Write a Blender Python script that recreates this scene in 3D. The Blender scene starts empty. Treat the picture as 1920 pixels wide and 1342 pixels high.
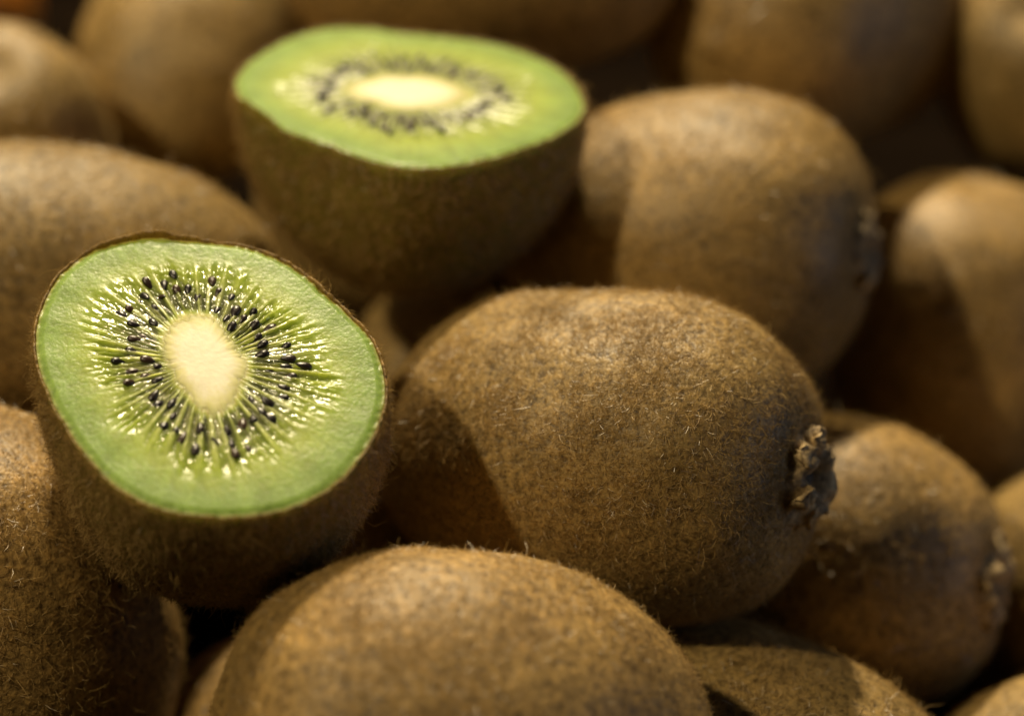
import bpy, math
import numpy as np

# ---------------------------------------------------------------- camera, world, light, exposure
MM = 0.001
PITCH = math.radians(30.0)
ZREF = 395.0                      # distance (mm) from the lens to the middle of the heap
FPX = 1920 * 100.0 / 36.0         # focal length in photo pixels (100 mm macro lens)
LIFT = 84.0                       # the tabletop lies this far below the aim point (mm)
FWD = np.array([0.0, math.cos(PITCH), -math.sin(PITCH)])
RGT = np.array([1.0, 0.0, 0.0])
UPV = np.array([0.0, math.sin(PITCH), math.cos(PITCH)])
CAM = -FWD * ZREF + np.array([0, 0, LIFT])

scene = bpy.context.scene
col = scene.collection
cam_data = bpy.data.cameras.new("camera")
cam = bpy.data.objects.new("camera", cam_data)
col.objects.link(cam)
cam.location = CAM * MM
cam.rotation_euler = (math.pi / 2 - PITCH, 0, 0)
cam_data.lens = 100
cam_data.sensor_width = 36
cam_data.clip_start = 0.01
cam_data.clip_end = 50
cam_data.dof.use_dof = True
cam_data.dof.focus_distance = 0.368
cam_data.dof.aperture_fstop = 8.0
scene.camera = cam

world = bpy.data.worlds.new("World")
scene.world = world
world.use_nodes = True
world.node_tree.nodes["Background"].inputs[0].default_value = (1.0, 0.80, 0.58, 1)
world.node_tree.nodes["Background"].inputs[1].default_value = 0.016

def lamp(name, loc, aim, size, power, color):
    d = bpy.data.lights.new(name, 'AREA')
    d.shape = 'DISK'; d.size = size; d.energy = power; d.color = color
    o = bpy.data.objects.new(name, d); col.objects.link(o)
    o.location = loc
    from mathutils import Vector
    o.rotation_euler = (Vector(aim) - Vector(loc)).to_track_quat('-Z', 'Y').to_euler()
    return o
lamp("ceiling_lamp", (-0.10, 0.84, 1.06), (0, 0, 0.08), 0.07, 29.0, (1.0, 0.83, 0.53))
lamp("side_lamp", (-0.70, -0.33, 1.06), (0, 0, 0.08), 0.06, 8.6, (1.0, 0.82, 0.49))
lamp("window_light", (0.95, -0.10, 0.25), (0.03, 0, 0.06), 0.5, 1.0, (0.60, 0.73, 1.0))

scene.view_settings.view_transform = 'Standard'
scene.view_settings.look = 'None'
scene.view_settings.exposure = 0.0
scene.view_settings.gamma = 1.0
scene.render.engine = 'CYCLES'
scene.cycles.use_denoising = True
scene.cycles.max_bounces = 8
scene.cycles.transparent_max_bounces = 4
scene.cycles.sample_clamp_indirect = 4.0

# ---------------------------------------------------------------- helpers
def world_pt(u, v, z):
    """photo pixel + distance along the lens axis (mm) -> world point (mm)"""
    return CAM + FWD * z + RGT * ((u - 960) / FPX * z) - UPV * ((v - 671) / FPX * z)

def cam_dir(r, u, t):
    """right / up / towards-the-lens components -> world unit vector"""
    d = RGT * r + UPV * u - FWD * t
    return d / np.linalg.norm(d)

def unit(a):
    return a / np.maximum(np.linalg.norm(a, axis=-1, keepdims=True), 1e-9)

def _hash(i, j, k, seed):
    h = (i * 374761393 + j * 668265263 + k * 2147483647 + seed * 1274126177) & 0xFFFFFFFF
    h = ((h ^ (h >> 13)) * 1274126177) & 0xFFFFFFFF
    return ((h ^ (h >> 16)) & 0xFFFF) / 65535.0

def noise(p, seed=0):
    """smooth value noise in -1..1 for an (n,3) array"""
    p = np.asarray(p, float)
    f = np.floor(p); q = p - f; i = f.astype(np.int64)
    q = q * q * (3 - 2 * q)
    out = 0
    for dx in (0, 1):
        for dy in (0, 1):
            for dz in (0, 1):
                w = (q[:, 0] if dx else 1 - q[:, 0]) * (q[:, 1] if dy else 1 - q[:, 1]) * (q[:, 2] if dz else 1 - q[:, 2])
                out = out + w * _hash(i[:, 0] + dx, i[:, 1] + dy, i[:, 2] + dz, seed)
    return out * 2 - 1

def sstep(a, b, x):
    t = np.clip((x - a) / (b - a), 0, 1)
    return t * t * (3 - 2 * t)

def mesh_from(name, verts_mm, faces, mat, smooth=True, colors=None, attrs=None):
    me = bpy.data.meshes.new(name)
    v = np.asarray(verts_mm, np.float32) * MM
    faces = np.asarray(faces, np.int32)
    k = faces.shape[1]
    me.vertices.add(len(v)); me.vertices.foreach_set("co", v.ravel())
    me.loops.add(faces.size); me.loops.foreach_set("vertex_index", faces.ravel())
    me.polygons.add(len(faces))
    me.polygons.foreach_set("loop_start", np.arange(0, faces.size, k, dtype=np.int32))
    me.update(calc_edges=True)
    if smooth:
        me.polygons.foreach_set("use_smooth", np.ones(len(faces), bool))
    if colors is not None:
        a = me.color_attributes.new("tint", 'FLOAT_COLOR', 'POINT')
        a.data.foreach_set("color", np.c_[colors, np.ones(len(colors))].astype(np.float32).ravel())
    for n, val in (attrs or {}).items():
        a = me.attributes.new(n, 'FLOAT', 'POINT')
        a.data.foreach_set("value", np.asarray(val, np.float32))
    me.validate()
    me.materials.append(mat)
    return me

def add_obj(name, data, parent=None, loc=(0, 0, 0), **props):
    o = bpy.data.objects.new(name, data)
    col.objects.link(o)
    o.location = np.asarray(loc, float) * MM
    if parent is not None:
        o.parent = parent
    for k, v in props.items():
        o[k] = v
    return o

def grid_faces(nu, nv, wrap=True):
    """quads of an nv x nu vertex grid, u wrapping"""
    j, i = np.meshgrid(np.arange(nv - 1), np.arange(nu if wrap else nu - 1), indexing='ij')
    i2 = (i + 1) % nu
    return np.stack([j * nu + i, j * nu + i2, (j + 1) * nu + i2, (j + 1) * nu + i], -1).reshape(-1, 4)

# ---------------------------------------------------------------- materials
def new_mat(name):
    m = bpy.data.materials.new(name); m.use_nodes = True
    nt = m.node_tree
    return m, nt, nt.nodes["Principled BSDF"], nt.nodes["Material Output"]

def N(nt, typ, **kw):
    n = nt.nodes.new(typ)
    for k, v in kw.items():
        if k.startswith("i_"):
            key = k[2:].replace("_", " ")
            n.inputs[key].default_value = v
        else:
            setattr(n, k, v)
    return n

def ramp(nt, src, stops):
    r = nt.nodes.new("ShaderNodeValToRGB")
    el = r.color_ramp.elements
    while len(el) < len(stops):
        el.new(0.5)
    for e, (p, c) in zip(el, stops):
        e.position = p; e.color = (*c, 1)
    nt.links.new(src, r.inputs[0])
    return r

def skin_material(name, translucent=0.0, tone=1.0):
    m, nt, b, out = new_mat(name)
    L = nt.links.new
    tc = N(nt, "ShaderNodeTexCoord")
    info = N(nt, "ShaderNodeObjectInfo")
    big = N(nt, "ShaderNodeTexNoise", noise_dimensions='4D', i_Scale=55.0, i_Detail=4.0, i_Roughness=0.6)
    fine = N(nt, "ShaderNodeTexNoise", noise_dimensions='4D', i_Scale=900.0, i_Detail=4.0, i_Roughness=0.65)
    speck = N(nt, "ShaderNodeTexVoronoi", i_Scale=1100.0)
    w = N(nt, "ShaderNodeMath", operation='MULTIPLY'); w.inputs[1].default_value = 37.0
    L(info.outputs["Random"], w.inputs[0])
    for t in (big, fine):
        L(tc.outputs["Object"], t.inputs["Vector"]); L(w.outputs[0], t.inputs["W"])
    L(tc.outputs["Object"], speck.inputs["Vector"])
    k = tone
    c1 = ramp(nt, big.outputs["Fac"], [(0.30, (0.24 * k, 0.162 * k, 0.058 * k)), (0.50, (0.35 * k, 0.235 * k, 0.086 * k)), (0.70, (0.43 * k, 0.285 * k, 0.106 * k))])
    c2 = ramp(nt, fine.outputs["Fac"], [(0.34, (0.30, 0.27, 0.24)), (0.50, (0.85, 0.85, 0.85)), (0.68, (1.25, 1.2, 1.1))])
    mul = N(nt, "ShaderNodeMix", data_type='RGBA', blend_type='MULTIPLY'); mul.inputs[0].default_value = 1.0
    L(c1.outputs[0], mul.inputs[6]); L(c2.outputs[0], mul.inputs[7])
    c3 = ramp(nt, speck.outputs["Distance"], [(0.10, (0.42, 0.36, 0.30)), (0.32, (1, 1, 1))])
    mul2 = N(nt, "ShaderNodeMix", data_type='RGBA', blend_type='MULTIPLY'); mul2.inputs[0].default_value = 0.8
    L(mul.outputs[2], mul2.inputs[6]); L(c3.outputs[0], mul2.inputs[7])
    blot = N(nt, "ShaderNodeTexNoise", noise_dimensions='4D', i_Scale=170.0, i_Detail=3.0, i_Roughness=0.55)
    L(tc.outputs["Object"], blot.inputs["Vector"]); L(w.outputs[0], blot.inputs["W"])
    c4 = ramp(nt, blot.outputs["Fac"], [(0.28, (0.55, 0.55, 0.50)), (0.42, (0.95, 0.95, 0.95)), (0.75, (1.12, 1.10, 1.02))])
    mul3 = N(nt, "ShaderNodeMix", data_type='RGBA', blend_type='MULTIPLY'); mul3.inputs[0].default_value = 0.55
    L(mul2.outputs[2], mul3.inputs[6]); L(c4.outputs[0], mul3.inputs[7])
    c5 = ramp(nt, info.outputs["Random"], [(0.0, (0.86, 0.84, 0.78)), (0.5, (1.0, 1.0, 1.0)), (1.0, (1.10, 1.02, 0.92))])
    mul4 = N(nt, "ShaderNodeMix", data_type='RGBA', blend_type='MULTIPLY'); mul4.inputs[0].default_value = 1.0
    L(mul3.outputs[2], mul4.inputs[6]); L(c5.outputs[0], mul4.inputs[7])
    L(mul4.outputs[2], b.inputs["Base Color"])
    b.inputs["Roughness"].default_value = 0.46
    b.inputs["Specular IOR Level"].default_value = 0.42
    bump = N(nt, "ShaderNodeBump", i_Strength=0.9, i_Distance=0.00035)
    L(fine.outputs["Fac"], bump.inputs["Height"]); L(bump.outputs[0], b.inputs["Normal"])
    if translucent:
        tr = N(nt, "ShaderNodeBsdfTransparent"); tr.inputs[0].default_value = (0.95, 0.85, 0.35, 1)
        mx = N(nt, "ShaderNodeMixShader"); mx.inputs[0].default_value = translucent
        L(b.outputs[0], mx.inputs[1]); L(tr.outputs[0], mx.inputs[2]); L(mx.outputs[0], out.inputs[0])
    return m

def fuzz_material():
    m, nt, b, out = new_mat("kiwi_fuzz")
    L = nt.links.new
    g = N(nt, "ShaderNodeNewGeometry")
    c = ramp(nt, g.outputs["Random Per Island"], [(0.0, (0.19, 0.115, 0.036)), (0.45, (0.37, 0.24, 0.083)), (0.8, (0.50, 0.33, 0.12)), (1.0, (0.55, 0.37, 0.15))])
    L(c.outputs[0], b.inputs["Base Color"])
    b.inputs["Roughness"].default_value = 0.36
    b.inputs["Specular IOR Level"].default_value = 0.5
    tr = N(nt, "ShaderNodeBsdfTranslucent"); L(c.outputs[0], tr.inputs[0])
    mx = N(nt, "ShaderNodeMixShader"); mx.inputs[0].default_value = 0.3
    L(b.outputs[0], mx.inputs[1]); L(tr.outputs[0], mx.inputs[2]); L(mx.outputs[0], out.inputs[0])
    return m

def flesh_material():
    m, nt, b, out = new_mat("kiwi_flesh")
    L = nt.links.new
    a = N(nt, "ShaderNodeAttribute", attribute_name="tint")
    wet = N(nt, "ShaderNodeAttribute", attribute_name="wet")
    tc = N(nt, "ShaderNodeTexCoord")
    grain = N(nt, "ShaderNodeTexNoise", i_Scale=1700.0, i_Detail=3.0, i_Roughness=0.6)
    patch = N(nt, "ShaderNodeTexNoise", i_Scale=260.0, i_Detail=3.0)
    L(tc.outputs["Object"], grain.inputs["Vector"]); L(tc.outputs["Object"], patch.inputs["Vector"])
    cr = ramp(nt, grain.outputs["Fac"], [(0.3, (0.86, 0.88, 0.82)), (0.7, (1.12, 1.10, 1.12))])
    mul = N(nt, "ShaderNodeMix", data_type='RGBA', blend_type='MULTIPLY'); mul.inputs[0].default_value = 1.0
    L(a.outputs["Color"], mul.inputs[6]); L(cr.outputs[0], mul.inputs[7])
    L(mul.outputs[2], b.inputs["Base Color"])
    rr = N(nt, "ShaderNodeMapRange"); rr.inputs["To Min"].default_value = 0.33; rr.inputs["To Max"].default_value = 0.12
    L(wet.outputs["Fac"], rr.inputs["Value"]); L(rr.outputs[0], b.inputs["Roughness"])
    sp = N(nt, "ShaderNodeMapRange"); sp.inputs["To Min"].default_value = 0.10; sp.inputs["To Max"].default_value = 0.42
    L(wet.outputs["Fac"], sp.inputs["Value"]); L(sp.outputs[0], b.inputs["Specular IOR Level"])
    b.inputs["IOR"].default_value = 1.38
    b.inputs["Coat Weight"].default_value = 0.05
    b.inputs["Coat Roughness"].default_value = 0.16
    b.inputs["Coat IOR"].default_value = 1.33
    b.inputs["Subsurface Weight"].default_value = 0.8
    b.inputs["Subsurface Radius"].default_value = (0.9, 1.0, 0.35)
    b.inputs["Subsurface Scale"].default_value = 0.0045
    bump = N(nt, "ShaderNodeBump", i_Strength=0.35, i_Distance=0.00018)
    L(grain.outputs["Fac"], bump.inputs["Height"]); L(bump.outputs[0], b.inputs["Normal"])
    glit = N(nt, "ShaderNodeTexNoise", i_Scale=2600.0, i_Detail=2.0)
    L(tc.outputs["Object"], glit.inputs["Vector"])
    cb = N(nt, "ShaderNodeBump", i_Strength=0.3, i_Distance=0.00015)
    L(glit.outputs["Fac"], cb.inputs["Height"]); L(cb.outputs[0], b.inputs["Coat Normal"])
    return m

def core_material():
    m, nt, b, out = new_mat("kiwi_core")
    L = nt.links.new
    a = N(nt, "ShaderNodeAttribute", attribute_name="tint")
    L(a.outputs["Color"], b.inputs["Base Color"])
    tc = N(nt, "ShaderNodeTexCoord")
    grain = N(nt, "ShaderNodeTexNoise", i_Scale=1500.0, i_Detail=3.0)
    L(tc.outputs["Object"], grain.inputs["Vector"])
    bump = N(nt, "ShaderNodeBump", i_Strength=0.4, i_Distance=0.0001)
    L(grain.outputs["Fac"], bump.inputs["Height"]); L(bump.outputs[0], b.inputs["Normal"])
    b.inputs["Roughness"].default_value = 0.55
    b.inputs["Specular IOR Level"].default_value = 0.3
    b.inputs["Subsurface Weight"].default_value = 0.4
    b.inputs["Subsurface Radius"].default_value = (1.0, 0.9, 0.5)
    b.inputs["Subsurface Scale"].default_value = 0.002
    return m

def seed_material():
    m, nt, b, out = new_mat("kiwi_seed")
    info = N(nt, "ShaderNodeObjectInfo")
    c = ramp(nt, info.outputs["Random"], [(0.0, (0.007, 0.005, 0.006)), (0.7, (0.016, 0.010, 0.010)), (1.0, (0.045, 0.022, 0.013))])
    nt.links.new(c.outputs[0], b.inputs["Base Color"])
    b.inputs["Roughness"].default_value = 0.32
    tc = N(nt, "ShaderNodeTexCoord")
    g = N(nt, "ShaderNodeTexNoise", i_Scale=3000.0, i_Detail=2.0)
    nt.links.new(tc.outputs["Object"], g.inputs["Vector"])
    bump = N(nt, "ShaderNodeBump", i_Strength=0.6, i_Distance=0.0001)
    nt.links.new(g.outputs["Fac"], bump.inputs["Height"]); nt.links.new(bump.outputs[0], b.inputs["Normal"])
    return m

def sepal_material():
    m, nt, b, out = new_mat("dry_sepal")
    L = nt.links.new
    tc = N(nt, "ShaderNodeTexCoord")
    g = N(nt, "ShaderNodeTexNoise", i_Scale=420.0, i_Detail=5.0, i_Roughness=0.7)
    L(tc.outputs["Object"], g.inputs["Vector"])
    c = ramp(nt, g.outputs["Fac"], [(0.33, (0.09, 0.060, 0.030)), (0.48, (0.28, 0.19, 0.09)), (0.62, (0.60, 0.43, 0.21))])
    L(c.outputs[0], b.inputs["Base Color"])
    b.inputs["Roughness"].default_value = 0.7
    bump = N(nt, "ShaderNodeBump", i_Strength=0.8, i_Distance=0.0004)
    L(g.outputs["Fac"], bump.inputs["Height"]); L(bump.outputs[0], b.inputs["Normal"])
    return m

def scar_material():
    m, nt, b, out = new_mat("stem_scar")
    tc = N(nt, "ShaderNodeTexCoord")
    g = N(nt, "ShaderNodeTexNoise", i_Scale=600.0, i_Detail=4.0)
    nt.links.new(tc.outputs["Object"], g.inputs["Vector"])
    c = ramp(nt, g.outputs["Fac"], [(0.35, (0.030, 0.021, 0.012)), (0.7, (0.17, 0.115, 0.06))])
    nt.links.new(c.outputs[0], b.inputs["Base Color"])
    b.inputs["Roughness"].default_value = 0.8
    return m

def table_material():
    m, nt, b, out = new_mat("dark_wood")
    L = nt.links.new
    tc = N(nt, "ShaderNodeTexCoord")
    mp = N(nt, "ShaderNodeMapping"); mp.inputs["Scale"].default_value = (4, 60, 60)
    g = N(nt, "ShaderNodeTexNoise", i_Scale=1.5, i_Detail=6.0, i_Distortion=0.6)
    L(tc.outputs["Object"], mp.inputs[0]); L(mp.outputs[0], g.inputs["Vector"])
    c = ramp(nt, g.outputs["Fac"], [(0.35, (0.003, 0.002, 0.0015)), (0.65, (0.008, 0.005, 0.003))])
    L(c.outputs[0], b.inputs["Base Color"])
    b.inputs["Roughness"].default_value = 0.9
    b.inputs["Specular IOR Level"].default_value = 0.0
    return m

def orange_material():
    m, nt, b, out = new_mat("orange_peel")
    tc = N(nt, "ShaderNodeTexCoord")
    g = N(nt, "ShaderNodeTexVoronoi", i_Scale=700.0)
    nt.links.new(tc.outputs["Object"], g.inputs["Vector"])
    c = ramp(nt, g.outputs["Distance"], [(0.0, (0.60, 0.17, 0.015)), (0.6, (0.72, 0.24, 0.02))])
    nt.links.new(c.outputs[0], b.inputs["Base Color"])
    bump = N(nt, "ShaderNodeBump", i_Strength=0.5, i_Distance=0.0004)
    nt.links.new(g.outputs["Distance"], bump.inputs["Height"]); nt.links.new(bump.outputs[0], b.inputs["Normal"])
    b.inputs["Roughness"].default_value = 0.4
    return m

SKIN = skin_material("kiwi_skin")
SKIN_CUT = skin_material("cut_kiwi_skin", translucent=0.50)
FUZZ = fuzz_material()
FLESH = flesh_material()
CORE = core_material()
SEED = seed_material()
SEPAL = sepal_material()
SCAR = scar_material()

# ---------------------------------------------------------------- the setting
tv = []
n = 24
for j in range(n + 1):
    for i in range(n + 1):
        tv.append(((i / n - 0.5) * 3000, (j / n - 0.35) * 3000, 0))
tb = mesh_from("tabletop", tv, grid_faces(n + 1, n + 1, wrap=False), table_material(), smooth=False)
add_obj("tabletop", tb, kind="structure")

# ---------------------------------------------------------------- fuzz
def fuzz_mesh(name, P, Nn, count, length, width, rng, flow=None, segs=3, lift=(0.12, 0.75)):
    """short curved hair ribbons rooted at sampled surface points P with normals Nn (mm)"""
    idx = rng.integers(0, len(P), count)
    p = P[idx]; nn = Nn[idx]
    r = unit(rng.normal(size=(count, 3)))
    t = unit(r - nn * np.sum(r * nn, 1, keepdims=True))
    if flow is not None:
        f = unit(flow - nn * np.sum(flow * nn, 1, keepdims=True))
        t = unit(t + 0.5 * f)
    side = np.cross(nn, t)
    lf = rng.uniform(lift[0], lift[1], count) ** 1.3
    stray = rng.random(count) < 0.10
    lf = np.where(stray, rng.uniform(0.6, 1.2, count), lf)
    ln = length * rng.lognormal(0, 0.38, count)
    ln = np.where(stray, ln * 1.25, ln)
    curl = rng.normal(0, 0.75, count)
    droop = rng.uniform(0.0, 0.9, count)
    ribs = []
    pos = p - nn * 0.05
    for s in range(segs + 1):
        a = s / segs
        w = width * (1 - 0.72 * a) * 0.5
        ang = lf - droop * a * lf * 1.3
        d = unit(t * np.cos(ang)[:, None] + nn * np.sin(ang)[:, None] + side * (curl * a)[:, None])
        wd = unit(np.cross(d, nn) + 0.5 * nn * np.sign(curl)[:, None])
        ribs.append(pos - wd * w); ribs.append(pos + wd * w)
        pos = pos + d * (ln / segs)[:, None]
    V = np.stack(ribs, 1).reshape(-1, 3)
    k = 2 * (segs + 1)
    base = (np.arange(count) * k)[:, None]
    F = np.concatenate([base + np.array([2 * s, 2 * s + 1, 2 * s + 3, 2 * s + 2])[None] for s in range(segs)], 0)
    return mesh_from(name, V, F, FUZZ, smooth=True)

def sample_surface(V, F, count, rng, keep=None):
    """area-weighted points and smooth-ish normals on a quad grid"""
    a, b, c, d = (V[F[:, i]] for i in range(4))
    nrm = np.cross(c - a, d - b)
    ar = np.linalg.norm(nrm, axis=1)
    if keep is not None:
        ar = ar * keep
    f = rng.choice(len(F), count, p=ar / ar.sum())
    u = rng.random(count)[:, None]; v = rng.random(count)[:, None]
    P = (a[f] * (1 - u) + b[f] * u) * (1 - v) + (d[f] * (1 - u) + c[f] * u) * v
    return P, unit(nrm[f])

# ---------------------------------------------------------------- whole kiwis
def frame_from_axis(ax):
    up = np.array([0, 0, 1.0])
    if abs(ax[2]) > 0.95:
        up = np.array([0, 1.0, 0])
    y = unit(np.cross(up, ax)); z = np.cross(ax, y)
    return np.stack([ax, y, z], 1)          # columns

def kiwi_points(Lh, ra, rb, seed, p=2.28, nu=112, nv=80, pit=1.6, beak=0.5):
    ph = np.linspace(0.0, math.pi, nv)
    th = np.linspace(0, 2 * math.pi, nu, endpoint=False)
    PH, TH = np.meshgrid(ph, th, indexing='ij')
    c, s = np.cos(PH), np.sin(PH)
    pe = np.where(c > 0, p + 0.30, p - 0.06)
    x = np.sign(c) * np.abs(c) ** (2 / pe)
    r = np.abs(s) ** (2 / pe)
    r = r * (1 + 0.045 * x - 0.03 * x * x)
    X = Lh * x
    Y = ra * r * np.cos(TH); Z = rb * r * np.sin(TH)
    rho = np.hypot(Y, Z)
    X = X - np.where(x > 0, pit * np.exp(-(rho / 4.2) ** 2), 0)          # stem dimple
    X = X - np.where(x < 0, beak * np.exp(-(rho / 1.5) ** 2), 0)          # little beak at the blossom end
    P = np.stack([X, Y, Z], -1).reshape(-1, 3)
    q = P / 20.0
    rad = unit(P)
    k = noise(q * 0.9 + seed * 7.1, seed) * 1.25 + noise(q * 2.6 + seed * 3.3, seed + 5) * 0.38
    return P + rad * k[:, None] * sstep(0, 4, np.repeat(rho.reshape(-1, 1), 1, 1))

def calyx(parent, off, M, Lh, pit, rng, rich):
    """withered sepals around the stem scar"""
    tip = np.array([Lh - pit * 0.75, 0, 0])
    # scar: a dark hollow in the middle, then a rugged woody ring
    nu = 20
    V = []
    for rr, h in [(0.02, 0.5), (1.5, 0.45), (2.6, 0.8), (3.4, 1.3)]:
        for i in range(nu):
            a = 2 * math.pi * i / nu
            V.append(tip + np.array([h + rng.normal(0, 0.12), rr * math.cos(a), rr * math.sin(a)]))
    V = np.array(V) @ M.T + off
    add_obj("stem_scar", mesh_from("stem_scar", V, grid_faces(nu, 4), SCAR), parent)
    nu = 84
    prof = [(2.4, 0.5), (2.9, 1.5), (3.6, 2.5), (4.5, 3.0), (5.4, 2.7), (6.2, 2.0), (6.9, 1.0), (7.5, -0.1), (8.1, -1.6), (8.4, -3.2)]
    V = []
    for rr, h in prof:
        a = np.linspace(0, 2 * math.pi, nu, endpoint=False)
        p = np.c_[np.full(nu, h), rr * np.cos(a), rr * np.sin(a)]
        k = 0.85 * noise(p * 0.55 + 3.1, int(Lh * 10)) + 0.55 * noise(p * 1.25, int(Lh * 10) + 1) + 0.25 * noise(p * 2.9, 7)
        lob = 0.45 * np.sin(6 * a + 1.3) * min(1, max(0, (h + 1) / 3))
        p[:, 0] += (k + lob) * (0.3 if h < -1 else 1.0)
        p[:, 1:] *= (1 + 0.10 * k)[:, None]
        V.append(tip + p * np.array([1, 0.92, 0.92]))
    V = np.concatenate(V, 0) @ M.T + off
    add_obj("calyx_ring", mesh_from("calyx_ring", V, grid_faces(nu, len(prof)), SEPAL), parent)
    ns = 6 if rich else 5
    for k in range(ns):
        a = 2 * math.pi * (k + rng.uniform(-0.2, 0.2)) / ns
        nl, nw = 9, 7
        ln = rng.uniform(2.6, 4.4); wd = rng.uniform(2.6, 4.2); hgt = rng.uniform(0.4, 1.4)
        curl = rng.uniform(0.0, 1.1); tw = rng.normal(0, 0.5); ofs = rng.uniform(0, 9)
        top, bot = [], []
        for i in range(nl):
            t = i / (nl - 1)
            rr = 4.2 + ln * (t ** 0.9) * (1 - 0.35 * curl * t)
            h = 2.3 - 1.6 * t + hgt * math.sin(t * (1.5 + curl)) + 0.35 * math.sin(6 * t + ofs)
            w = wd * (math.sin(math.pi * (0.20 + 0.72 * t)) ** 0.7) * 0.5
            for j in range(nw):
                q = (j / (nw - 1) - 0.5) * 2
                hh = h + 0.35 * q * q * w + tw * q * t + 0.30 * math.sin(4.5 * q + ofs) * t + rng.normal(0, 0.16)
                loc = np.array([hh, rr + rng.normal(0, 0.16) - 0.25 * q * q, q * w * (1 + rng.normal(0, 0.06))])
                top.append(loc); bot.append(loc - np.array([0.5, 0.15, 0]))
        V = np.array(top + bot)
        ca, sa = math.cos(a), math.sin(a)
        R = np.array([[1, 0, 0], [0, ca, -sa], [0, sa, ca]])
        V = V @ R.T + tip
        V = V @ M.T + off
        F = []
        nn = nl * nw
        for i in range(nl - 1):
            for j in range(nw - 1):
                q = [i * nw + j, i * nw + j + 1, (i + 1) * nw + j + 1, (i + 1) * nw + j]
                F.append(q); F.append([nn + x for x in q[::-1]])
        edge = [j for j in range(nw)] + [i * nw + nw - 1 for i in range(1, nl)] + [(nl - 1) * nw + j for j in range(nw - 2, -1, -1)] + [i * nw for i in range(nl - 2, 0, -1)]
        for e in range(len(edge)):
            p0, p1 = edge[e], edge[(e + 1) % len(edge)]
            F.append([p1, p0, nn + p0, nn + p1])
        add_obj("sepal", mesh_from("sepal", V, F, SEPAL), parent)

def make_kiwi(spec, seed):
    u, v, z, axis, Lh, ra, rb, hairs, hl, hw, cal, label = spec
    rng = np.random.default_rng(seed + 11)
    ctr = world_pt(u, v, z)
    M = frame_from_axis(cam_dir(*axis))
    pit = 2.0 if cal else 1.4
    big = hairs > 30000
    nu, nv = (160, 110) if big else (96, 68)
    P = kiwi_points(Lh, ra, rb, seed, nu=nu, nv=nv, pit=pit, beak=1.6 if 'in the gap between the two' in label else 0.45) @ M.T
    base = np.array([ctr[0], ctr[1], ctr[2] + P[:, 2].min()])
    off = ctr - base
    root = add_obj("kiwi_fruit", None, None, base, label=label, category="kiwi", group="whole kiwis in the heap")
    F = grid_faces(nu, nv)[:, ::-1]
    V = P + off
    add_obj("skin", mesh_from("skin", V, F, SKIN), root)
    if hairs:
        a = V[F[:, 0]]; nr = np.cross(V[F[:, 2]] - V[F[:, 0]], V[F[:, 3]] - V[F[:, 1]])
        if np.mean(np.sum(nr * (a - off), 1)) < 0:
            raise RuntimeError("kiwi faces inward")
        fc = V[F].mean(1)
        patch = np.clip(0.75 + 0.9 * noise(fc / 6.5 + seed, seed + 40) + 0.5 * noise(fc / 2.2, seed + 41), 0.12, 2)
        S, Nn = sample_surface(V, F, hairs, rng, patch)
        add_obj("fuzz", fuzz_mesh("fuzz", S, Nn, hairs, hl, hw, rng, segs=2), root, kind="stuff")
    if cal:
        calyx(root, off, M, Lh, pit, rng, big)
    return root

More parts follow.
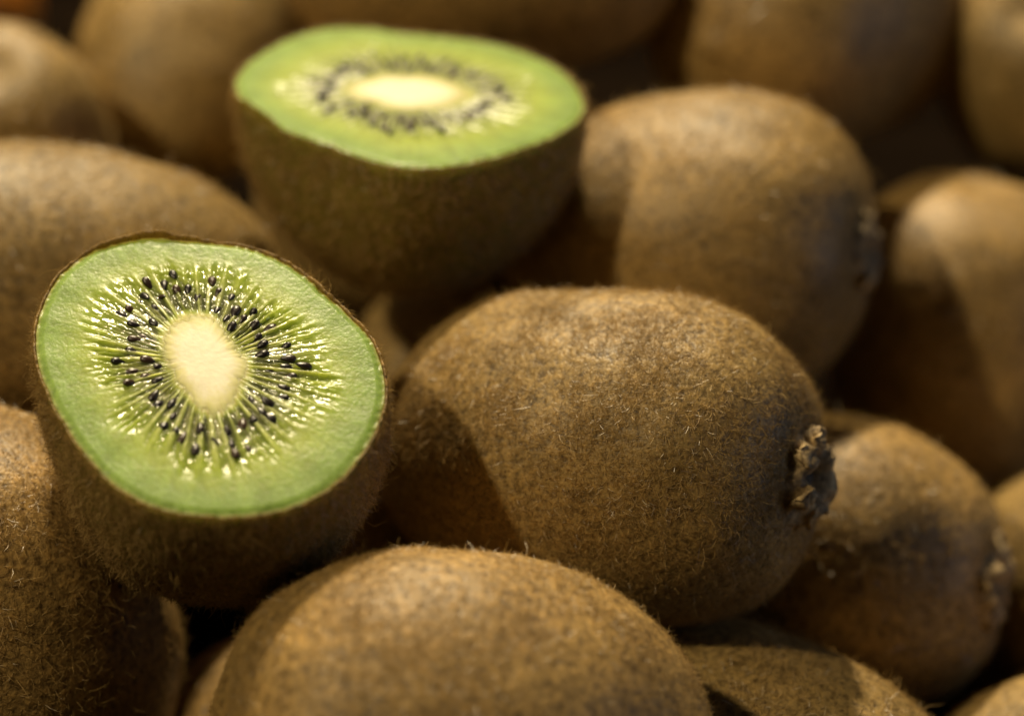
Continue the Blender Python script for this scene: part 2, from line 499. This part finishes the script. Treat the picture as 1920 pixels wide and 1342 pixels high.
# pixel x, pixel y, distance, axis to the stem end (right, up, to lens), half length, radii, hairs, hair length, hair width, calyx, label
# KIWIS-BEGIN
KIWIS = [
 (1110, 854, 397, (0.89, -0.07, 0.44), 32.6, 23.4, 23.4, 125000, 0.92, 0.070, 1, "sharp whole kiwi with ragged dry stem end, beside the tilted cut half"),
 (877, 1403, 358, (-0.96, 0.10, 0.25), 31.8, 25.2, 25.0, 125000, 0.80, 0.065, 0, "large fuzzy kiwi in front of the stem-end kiwi, its lower part cut off"),
 (-23, 1194, 395, (-0.30, 0.85, 0.35), 32.0, 25.5, 25.5, 45000, 1.2, 0.080, 0, "dark kiwi under the tilted cut half, lit only along one edge"),
 (127, 559, 432, (-0.95, 0.05, 0.20), 32.5, 23.5, 23.5, 20000, 1.2, 0.11, 0, "broad blurred kiwi just behind the tilted cut half"),
 (1280, 462, 441, (0.90, -0.04, 0.32), 28.5, 23.5, 23.5, 20000, 1.2, 0.11, 1, "blurred kiwi beside the level cut half, above the sharp kiwi"),
 (837, 815, 461, (-0.25, -0.85, -0.40), 27.0, 20.5, 20.5, 14000, 1.2, 0.10, 0, "shadowed kiwi in the gap between the two cut halves and sharp kiwi"),
 (1812, 645, 471, (0.06, 0.90, 0.30), 27.5, 22.5, 22.5, 7000, 1.2, 0.12, 0, "blurred kiwi standing on end, with a bright top and dark underside"),
 (1520, 1055, 427, (0.90, -0.08, 0.40), 28.0, 22.0, 22.0, 20000, 1.2, 0.11, 1, "kiwi with grey-blue stem end lying behind the sharp kiwi"),
 (1392, 1480, 394, (0.80, -0.35, 0.45), 31.0, 23.0, 23.0, 26000, 1.2, 0.09, 0, "low kiwi half in shadow beside the large front kiwi"),
 (2020, 1118, 447, (0.3, 0.3, 0.8), 29.0, 21.0, 21.0, 6000, 1.2, 0.12, 0, "golden lit kiwi behind the grey-blue stem end"),
 (2057, 1548, 402, (0.8, 0.1, 0.5), 29.0, 22.0, 22.0, 6000, 1.2, 0.12, 0, "kiwi in the lower corner below the grey-blue stem end, barely showing"),
 (1503, 32, 483, (0.55, 0.25, -0.75), 30.0, 23.5, 23.5, 6000, 1.2, 0.13, 0, "far blurred kiwi behind the one beside the level cut half"),
 (2017, 122, 499, (-0.4, 0.2, 0.85), 31.0, 23.5, 23.5, 6000, 1.2, 0.14, 0, "far pale lit kiwi beyond the kiwi standing on end"),
 (898, -121, 468, (0.98, 0.02, 0.10), 33.5, 24.0, 24.0, 6000, 1.2, 0.12, 0, "very dark long kiwi directly behind the level cut half"),
 (362, 91, 505, (0.10, 0.80, -0.55), 29.0, 19.5, 19.5, 6000, 1.2, 0.14, 0, "far kiwi with lit top and dark front, beside the level cut half"),
 (7, 294, 477, (0.05, 0.45, 0.85), 26.0, 18.8, 18.8, 6000, 1.2, 0.14, 0, "far evenly lit tan kiwi near the orange fruit"),
 (800, 384, 480, (0.95, 0.05, 0.1), 29.0, 20.5, 20.5, 6000, 1.2, 0.13, 0, "buried kiwi added behind the level cut half as prop and light blocker"),  # added, nearly hidden: stops lamp light reaching the gap below the level half
 (478, 1518, 411, (0.25, 0.85, -0.45), 25.0, 17.5, 17.5, 7000, 1.2, 0.10, 0, "deep shadowed kiwi seen in the slit below the tilted cut half"),
 (621, 961, 430, (0.3, 0.8, -0.3), 19.0, 15.0, 15.0, 6000, 1.2, 0.11, 0, "buried kiwi added behind the tilted cut half to block side lamp light"),  # added filler fruit that keeps side_lamp light from passing under the tilted half
]
# KIWIS-END
for i, spec in enumerate(KIWIS):
    make_kiwi(spec, i + 1)

# ---------------------------------------------------------------- cut halves
def seed_mesh(k):
    nu, nv = 10, 8
    V = []
    for j in range(nv):
        ph = math.pi * j / (nv - 1)
        x = -math.cos(ph)
        r = math.sin(ph) * (1 + 0.34 * x) * (1 + 0.05 * math.sin(k + 3 * x))
        for i in range(nu):
            a = 2 * math.pi * i / nu
            V.append((1.12 * x, (0.55 + 0.05 * k) * r * math.cos(a), 0.42 * r * math.sin(a)))
    return mesh_from("seed", V, grid_faces(nu, nv)[:, ::-1], SEED)
SEED_MESHES = [seed_mesh(k) for k in range(3)]

def pix_on_plane(pts, O, e1, e2, n):
    out = []
    for u, v in pts:
        d = world_pt(u, v, 100.0) - CAM
        t = np.dot(O - CAM, n) / np.dot(d, n)
        q = CAM + d * t - O
        out.append((np.dot(q, e1), np.dot(q, e2)))
    return np.array(out)

def polar(xy, th, smooth):
    a = np.arctan2(xy[:, 1], xy[:, 0]); r = np.hypot(xy[:, 0], xy[:, 1])
    o = np.argsort(a); a, r = a[o], r[o]
    a = np.r_[a - 2 * math.pi, a, a + 2 * math.pi]; r = np.r_[r, r, r]
    y = np.interp(th, a, r)
    k = max(1, int(smooth * len(th)))
    ker = np.hanning(2 * k + 3)[1:-1]; ker /= ker.sum()
    ext = np.r_[y[-2 * k - 2:], y, y[:2 * k + 2]]
    return np.convolve(ext, ker, 'same')[2 * k + 2:-2 * k - 2]

def make_half(O_pix, normal, outline, core_px, seeds_px, depth, pexp, nth, nrad, seed, label, hairs, hl, hw, lip_fn, apex_shift):
    rng = np.random.default_rng(seed)
    O = world_pt(*O_pix)
    nrm = unit(np.asarray(normal, float))
    e1 = unit(RGT - nrm * np.dot(RGT, nrm)); e2 = np.cross(nrm, e1)
    cxy = pix_on_plane(core_px, O, e1, e2, nrm)
    shift = cxy.mean(0)
    O = O + e1 * shift[0] + e2 * shift[1]          # polar centre = middle of the core
    th = np.linspace(-math.pi, math.pi, nth, endpoint=False)
    oxy = pix_on_plane(outline, O, e1, e2, nrm)
    R = polar(oxy, th, 0.006)
    C = polar(pix_on_plane(core_px, O, e1, e2, nrm), th, 0.012)
    cent = np.array([np.mean(R * np.cos(th)), np.mean(R * np.sin(th))]) * 1.0 + np.asarray(apex_shift)
    base_pt = O - nrm * depth
    root_loc = np.array([base_pt[0], base_pt[1], base_pt[2]])
    root = add_obj("halved_kiwi", None, None, root_loc, label=label, category="kiwi", group="cut kiwi halves")
    off = O - root_loc
    B = np.stack([e1, e2, nrm], 1)
    W = lambda xyz: xyz @ B.T + off

    # --- flesh: cut face + inner bowl, one closed body
    Rf = R - 0.38
    circ = np.stack([np.cos(th), np.sin(th)], 1)
    nloc = 52
    wob = noise(np.c_[circ * 2.2, np.zeros(nth)], seed) * 0.9 + noise(np.c_[circ * 5.5, np.ones(nth)], seed + 1) * 0.5
    phase = th * nloc + wob * 2.2
    s = np.linspace(0, 1, nrad) ** 0.95
    rows_xy, H, T, Wt = [], [], [], []
    ray0 = 0.5 + 0.5 * np.cos(phase)                          # 1 on the pale rays between locules
    lstr = 0.75 + 0.5 * noise(np.c_[circ * 6, np.full(nth, 4.0)], seed + 3)
    lend = 0.66 + 0.10 * noise(np.c_[circ * 4, np.full(nth, 2.0)], seed + 2) + 0.05 * noise(np.c_[circ * 19, np.full(nth, 2.0)], seed + 4)
    rstr = 0.5 + 0.9 * noise(np.c_[circ * 9, np.full(nth, 7.0)], seed + 6)
    fib = np.clip(0.35 + 0.9 * noise(np.c_[circ * 42, np.full(nth, 3.0)], seed + 7), 0, 1)[:, None]
    vein = noise(np.c_[circ * 26, np.full(nth, 5.0)], seed + 15)
    C0 = C * 0.55
    for q in s:
        r = C0 + (Rf - C0) * q
        sc = (r - C) / np.maximum(Rf - C, 1e-3)               # 0 at core edge, 1 at skin
        x, y = r * circ[:, 0], r * circ[:, 1]
        P3 = np.c_[x, y, np.zeros(nth)]
        ray = np.clip(ray0 * (0.8 + 0.5 * rstr), 0, 1) ** (4.0 + 4.0 * np.clip(sc, 0, 1))
        loc = sstep(-0.05, 0.10, sc) * (1 - sstep(lend - 0.22, lend + 0.03, sc))       # locule zone
        streak = noise(np.c_[circ * 34, np.full(nth, q * 4.5)], seed + 8)
        cell = noise(np.c_[P3[:, :2] * 1.5, np.zeros(nth)], seed + 9)
        cell2 = noise(np.c_[P3[:, :2] * 3.6, np.ones(nth)], seed + 10)
        drop = 0.6 * noise(np.c_[circ * 30, sc * 15], seed + 12) + 0.5 * noise(np.c_[circ * 55, sc * 26], seed + 13)
        h = loc * ((ray - 0.5) * 0.26 + streak * 0.20 + drop * 0.26 * (1 - 0.6 * ray)) * lstr
        h = h * (1.0 if nth > 600 else 0.5) + 0.006 * cell + 0.004 * cell2 + 0.04 * noise(np.c_[P3[:, :2] * 0.30, np.zeros(nth)], seed + 11)
        h = h - 0.30 * sstep(0.93, 1.0, sc) * (1 + 0.6 * cell)
        H.append(h); rows_xy.append(np.c_[x, y])
        # intrinsic colours of the tissue
        outer = np.array([0.205, 0.300, 0.080]); mid = np.array([0.310, 0.375, 0.070])
        inner = (np.array([0.070, 0.078, 0.034]) * (1 - fib) + np.array([0.27, 0.28, 0.13]) * fib); rayc = np.array([0.40, 0.42, 0.20]); yel = np.array([0.50, 0.47, 0.17])
        f_out = sstep(0.50, 0.92, sc + 0.06 * cell)[:, None]
        c = mid * (1 - f_out) + outer * f_out
        f_in = (sstep(-0.02, 0.06, sc) * (1 - sstep(0.20, 0.60, sc + 0.09 * streak)) * (1 - 0.85 * ray))[:, None]
        c = c * (1 - f_in) + inner * f_in
        f_gap = (loc * (1 - ray0) ** 2 * sstep(0.2, 0.4, sc) * 0.5)[:, None]
        c = c * (1 - f_gap) + np.array([0.17, 0.23, 0.035]) * f_gap
        f_ray = (loc * ray ** 1.5 * (0.62 - 0.48 * sstep(0.25, 0.6, sc)))[:, None]
        c = c * (1 - f_ray) + rayc * f_ray
        f_c = (1 - sstep(-0.06, 0.035, sc + 0.03 * streak))[:, None]
        c = c * (1 - f_c) + yel * f_c
        c = c * (1 + 0.10 * cell + 0.06 * cell2)[:, None]
        c = c * (1 + 0.10 * vein * sstep(0.4, 0.7, sc) + 0.07 * noise(np.c_[P3[:, :2] * 0.45, np.zeros(nth)], seed + 14))[:, None]
        f_rim = sstep(0.965, 1.0, sc)[:, None]
        c = c * (1 - f_rim) + np.array([0.33, 0.38, 0.13]) * f_rim
        T.append(c)
        Wt.append(np.clip(loc * (1.15 - 0.6 * ray) * (1.0 if nth > 600 else 0.25) + 0.08, 0, 1))
    face = np.concatenate([np.c_[a, hh] for a, hh in zip(rows_xy, H)], 0)
    nb = 26
    bowl, bt = [], []
    def section(ph, Rr, dep):
        pr = math.cos(ph) ** (2 / pexp) if ph < math.pi / 2 - 1e-6 else 0.0
        dp = math.sin(ph) ** (2 / pexp)
        k = dp ** 1.5
        Rm = Rr * (1 - k) + np.mean(Rr) * k
        x = Rm * pr * circ[:, 0] + cent[0] * k; y = Rm * pr * circ[:, 1] + cent[1] * k
        bul = 1 + 0.030 * math.sin(2 * ph)
        return np.c_[x * bul, y * bul, np.full(nth, -dp * dep)]
    for j in range(1, nb + 1):
        bowl.append(section(j / nb * math.pi / 2, R - 0.42, depth - 0.6))
        bt.append(np.tile([0.34, 0.44, 0.10], (nth, 1)))
    inner_cap = np.array([[0, 0, -0.3]])
    V = np.concatenate([face] + bowl, 0)
    F = grid_faces(nth, nrad + nb)
    # centre of the face (under the core) closed with a fan
    V = np.concatenate([V, inner_cap], 0); ci = len(V) - 1
    i = np.arange(nth)
    fan = np.stack([np.full(nth, ci), i, (i + 1) % nth, np.full(nth, ci)], 1)
    tint = np.concatenate(T + bt + [np.array([[0.6, 0.56, 0.2]])], 0)
    wet = np.concatenate(Wt + [np.zeros(nth * nb), [0]])
    tri = np.concatenate([F[:, [0, 1, 2]], F[:, [0, 2, 3]], fan[:, :3][:, [0, 1, 2]]], 0)
    a, b_, c_ = V[tri[0, 0]], V[tri[0, 1]], V[tri[0, 2]]
    if np.cross(b_ - a, c_ - a)[2] < 0:
        tri = tri[:, ::-1]
        tri[-nth:] = tri[-nth:, ::-1]
        fl = tri[-nth:]
        a, b_, c_ = V[fl[0, 0]], V[fl[0, 1]], V[fl[0, 2]]
        if np.cross(b_ - a, c_ - a)[2] < 0:
            tri[-nth:] = tri[-nth:, ::-1]
    flesh = add_obj("flesh", mesh_from("flesh", W(V), tri, FLESH, colors=tint, attrs={"wet": wet}), root)

    # --- core: a slightly proud cream lens with a feathered edge
    ncore = 22
    ks = slice(0, nth, 4); cc = circ[ks]; nc = len(cc); Cc = C[ks]
    jag = 1 + 0.10 * noise(np.c_[cc * 11, np.zeros(nc)], seed + 20) + 0.09 * noise(np.c_[cc * 24, np.zeros(nc)], seed + 21)
    cv, ct = [], []
    for q in np.linspace(0.0, 1.0, ncore):
        r = np.maximum(Cc * q * (1 + (jag - 1) * q ** 4), 0.01)
        P2 = np.c_[r * cc[:, 0], r * cc[:, 1]]
        g = noise(np.c_[P2 * 2.2, np.zeros(nc)], seed + 22)
        h = 0.30 * (1 - q ** 3) - 0.18 * q ** 6 + 0.012 * g + 0.07 * noise(np.c_[P2 * 0.35, np.zeros(nc)], seed + 23)
        cv.append(np.c_[P2, h])
        f = sstep(0.50, 0.90, q + 0.07 * g + 0.5 * (jag - 1))[:, None]
        f2 = sstep(0.80, 1.02, q + 0.05 * g + 0.5 * (jag - 1))[:, None]
        c = np.array([0.68, 0.64, 0.49]) * (1 - f) + np.array([0.52, 0.49, 0.20]) * f
        c = c * (1 - f2) + np.array([0.33, 0.34, 0.12]) * f2
        ct.append(c * (1 + 0.04 * g)[:, None])
    cv.append(np.c_[cv[-1][:, :2] * 0.97, np.full(nc, -1.6)]); ct.append(ct[-1])
    cv.append(np.c_[cv[-1][:, :2] * 0.02, np.full(nc, -1.9)]); ct.append(ct[-1])
    add_obj("core", mesh_from("core", W(np.concatenate(cv, 0)), grid_faces(nc, len(cv)), CORE, colors=np.concatenate(ct, 0)), root)

    # --- seeds, each one a piece of the flesh
    if isinstance(seeds_px, int):
        sx = []
        for k in range(seeds_px):
            a = -math.pi + 2 * math.pi * (k + rng.uniform(-0.4, 0.4)) / seeds_px
            ia = int((a + math.pi) / (2 * math.pi) * nth) % nth
            q = rng.uniform(0.10, 0.42)
            r = C[ia] + (Rf[ia] - C[ia]) * q
            sx.append((r * math.cos(a), r * math.sin(a)))
        sx = np.array(sx)
    else:
        sx = pix_on_plane(seeds_px, O, e1, e2, nrm)
        more = []
        while len(more) < 22:                       # half-sunk seeds between the clear ones
            a = rng.uniform(-math.pi, math.pi)
            ia = int((a + math.pi) / (2 * math.pi) * nth) % nth
            r = C[ia] + (Rf[ia] - C[ia]) * rng.uniform(0.08, 0.36)
            p = np.array([r * math.cos(a), r * math.sin(a)])
            if np.min(np.hypot(*(sx - p).T)) > 1.3 and all(np.hypot(*(p - m)) > 1.6 for m in more):
                more.append(p)
        n_clear = len(sx)
        sx = np.concatenate([sx, np.array(more)], 0)
    for k, (x, y) in enumerate(sx):
        sink = 0.16 if not isinstance(seeds_px, int) and k >= n_clear else 0.0
        a = math.atan2(y, x) + rng.normal(0, 0.22)
        sc_ = rng.uniform(0.72, 1.02)
        tilt = rng.normal(0.0, 0.25)
        dx = e1 * math.cos(a) + e2 * math.sin(a)
        dx = unit(dx * math.cos(tilt) + nrm * math.sin(tilt))
        dy = unit(np.cross(nrm, dx)); dz = np.cross(dx, dy)
        o = bpy.data.objects.new("seed", SEED_MESHES[k % 3]); col.objects.link(o)
        o.parent = flesh
        pos = (e1 * x + e2 * y + nrm * (rng.uniform(-0.26, 0.14) - sink) + off) * MM
        from mathutils import Matrix
        m = Matrix([[*(np.array([dx[i], dy[i], dz[i]]) * sc_), pos[i]] for i in range(3)] + [[0, 0, 0, 1]])
        o.matrix_local = m

    # --- skin: outer bowl with a thin ragged lip standing round the cut
    nb2 = 64
    lip = lip_fn(th) + 0.17 * noise(np.c_[circ * 24, np.zeros(nth)], seed + 30) + 0.13 * noise(np.c_[circ * 60, np.zeros(nth)], seed + 31)
    rows = []
    Rin, Rout = R - 0.36, R + 0.04
    rows.append(np.c_[Rin[:, None] * circ, np.full(nth, -0.65)])
    rows.append(np.c_[Rin[:, None] * circ, -0.30 + lip * 0.9])
    rows.append(np.c_[(R - 0.16)[:, None] * circ, -0.12 + lip])
    first = section(0.0, Rout, depth)
    rows.append(np.c_[first[:, :2], -0.20 + lip])
    lump_rows = []
    for j in range(1, nb2 + 1):
        sec = section(j / nb2 * math.pi / 2, Rout, depth)
        sec[:, 2] += (lip - 0.2) * max(0, 1 - j / 5.0)
        q = sec / 20
        k = noise(q * 1.4 + seed, seed) * 0.55 * min(1, j / 14) + noise(q * 4.2, seed + 1) * 0.18 * min(1, j / 6)
        rad = unit(sec - np.array([cent[0], cent[1], 0]))
        rows.append(sec + rad * k[:, None] * (1 if j < nb2 else 0))
    SV = W(np.concatenate(rows, 0))
    SF = grid_faces(nth, len(rows))
    mid = SF[len(SF) // 2]
    nn = np.cross(SV[mid[2]] - SV[mid[0]], SV[mid[3]] - SV[mid[1]])
    ctr = W(np.array([[cent[0], cent[1], 0.0]]))[0]
    if np.dot(nn, SV[mid[0]] - ctr) < 0:
        SF = SF[:, ::-1]
    add_obj("skin", mesh_from("skin", SV, SF, SKIN_CUT), root)
    keep = (np.repeat(np.arange(len(rows) - 1), nth) >= 3).astype(float)
    P, Nn = sample_surface(SV, SF, hairs, rng, keep)
    add_obj("fuzz", fuzz_mesh("fuzz", P, Nn, hairs, hl, hw, rng, flow=-nrm, segs=2), root, kind="stuff")
    return root

A_OUT = [(62, 640), (66, 600), (80, 560), (110, 510), (170, 466), (240, 446), (300, 439), (335, 446), (400, 451), (470, 461), (520, 479), (560, 502), (610, 546), (660, 590), (700, 632), (722, 690), (727, 740), (715, 790), (690, 840), (650, 890), (600, 930), (540, 955), (470, 967), (400, 970), (330, 962), (270, 945), (215, 912), (165, 860), (120, 795), (85, 730), (68, 685)]
A_CORE = [(345, 585), (395, 588), (425, 625), (445, 655), (472, 688), (455, 720), (440, 760), (410, 780), (380, 775), (350, 740), (325, 700), (305, 660), (303, 625), (320, 600)]
_z = [(620, 295), (688, 298), (727, 257), (743, 320), (828, 348), (890, 285), (915, 330), (972, 348), (988, 410), (608, 348), (583, 372), (510, 420), (550, 403), (560, 465), (562, 525), (555, 575), (670, 638), (620, 612), (548, 708), (645, 765), (672, 792), (722, 795), (728, 843), (690, 882), (765, 940), (840, 900), (820, 990), (900, 962), (1037, 978), (1018, 880), (1060, 860), (1098, 832), (1137, 857), (1185, 768), (1210, 605), (1200, 642), (1275, 640), (1095, 592), (1098, 553), (1072, 520), (1062, 473), (970, 480), (1190, 728), (985, 1005)]
A_SEEDS = [(x / 2.237, 400 + y / 2.237) for x, y in _z]

def lip_a(th):
    d = lambda c: np.abs((th - c + math.pi) % (2 * math.pi) - math.pi)
    return 0.12 + 0.75 * np.exp(-(d(1.95) / 0.28) ** 4) + 0.35 * np.exp(-(d(0.75) / 0.12) ** 2)

def lip_b(th):
    d = lambda c: np.abs((th - c + math.pi) % (2 * math.pi) - math.pi)
    return 0.10 + 1.2 * np.exp(-(d(-2.75) / 0.22) ** 6) + 0.7 * np.exp(-(d(0.05) / 0.15) ** 2)

nA = cam_dir(0.03, 0.695, 0.72)
make_half((393, 705, 362), nA, A_OUT, A_CORE, A_SEEDS, 34.5, 2.3, 760, 150, 3,
          "tilted cut kiwi half in sharp focus, glossy green face with black seeds", 80000, 1.15, 0.075, lip_a, (0.5, 0.0))

B_OUT = [(436, 150), (452, 125), (490, 95), (550, 65), (620, 48), (690, 50), (760, 60), (850, 68), (930, 80), (1000, 100), (1050, 125), (1085, 160), (1100, 205), (1085, 228), (1040, 256), (980, 279), (900, 302), (820, 315), (750, 315), (690, 300), (620, 274), (560, 256), (520, 240), (480, 215), (450, 188)]
B_CORE = [(640, 165), (680, 150), (760, 142), (840, 152), (888, 175), (860, 195), (790, 206), (700, 192), (652, 180)]
make_half((765, 182, 417), (0.02, -0.03, 1.0), B_OUT, B_CORE, 64, 30.0, 2.3, 420, 90, 17,
          "level cut kiwi half resting higher on the heap, softly out of focus", 30000, 1.2, 0.10, lip_b, (0.5, 0.0))

# ---------------------------------------------------------------- the orange fruit far behind
def make_orange():
    ctr = world_pt(-225, 30, 629)
    nu, nv = 64, 40
    ph = np.linspace(0, math.pi, nv); th = np.linspace(0, 2 * math.pi, nu, endpoint=False)
    PH, TH = np.meshgrid(ph, th, indexing='ij')
    r = 34 * (1 - 0.10 * np.exp(-(PH / 0.22) ** 2))
    V = np.stack([r * np.sin(PH) * np.cos(TH), r * np.sin(PH) * np.sin(TH), 0.94 * r * np.cos(PH)], -1).reshape(-1, 3)
    V = V + unit(V) * (noise(V / 14, 91) * 0.6)[:, None]
    root = add_obj("orange_fruit", None, None, ctr - np.array([0, 0, 32.0]), label="bright orange citrus fruit far behind the tan kiwi", category="orange")
    add_obj("peel", mesh_from("peel", V + np.array([0, 0, 32.0]), grid_faces(nu, nv)[:, ::-1], orange_material()), root)
    k = []
    for j, (rr, h) in enumerate([(0.1, 28.9), (1.4, 29.2), (2.4, 28.9), (2.8, 28.0)]):
        for i in range(10):
            a = 2 * math.pi * i / 10
            q = rr * (1 + 0.2 * math.sin(5 * a))
            k.append((q * math.cos(a), q * math.sin(a), h + 32.0))
    add_obj("stem_button", mesh_from("stem_button", k, grid_faces(10, 4), SEPAL), root)
make_orange()
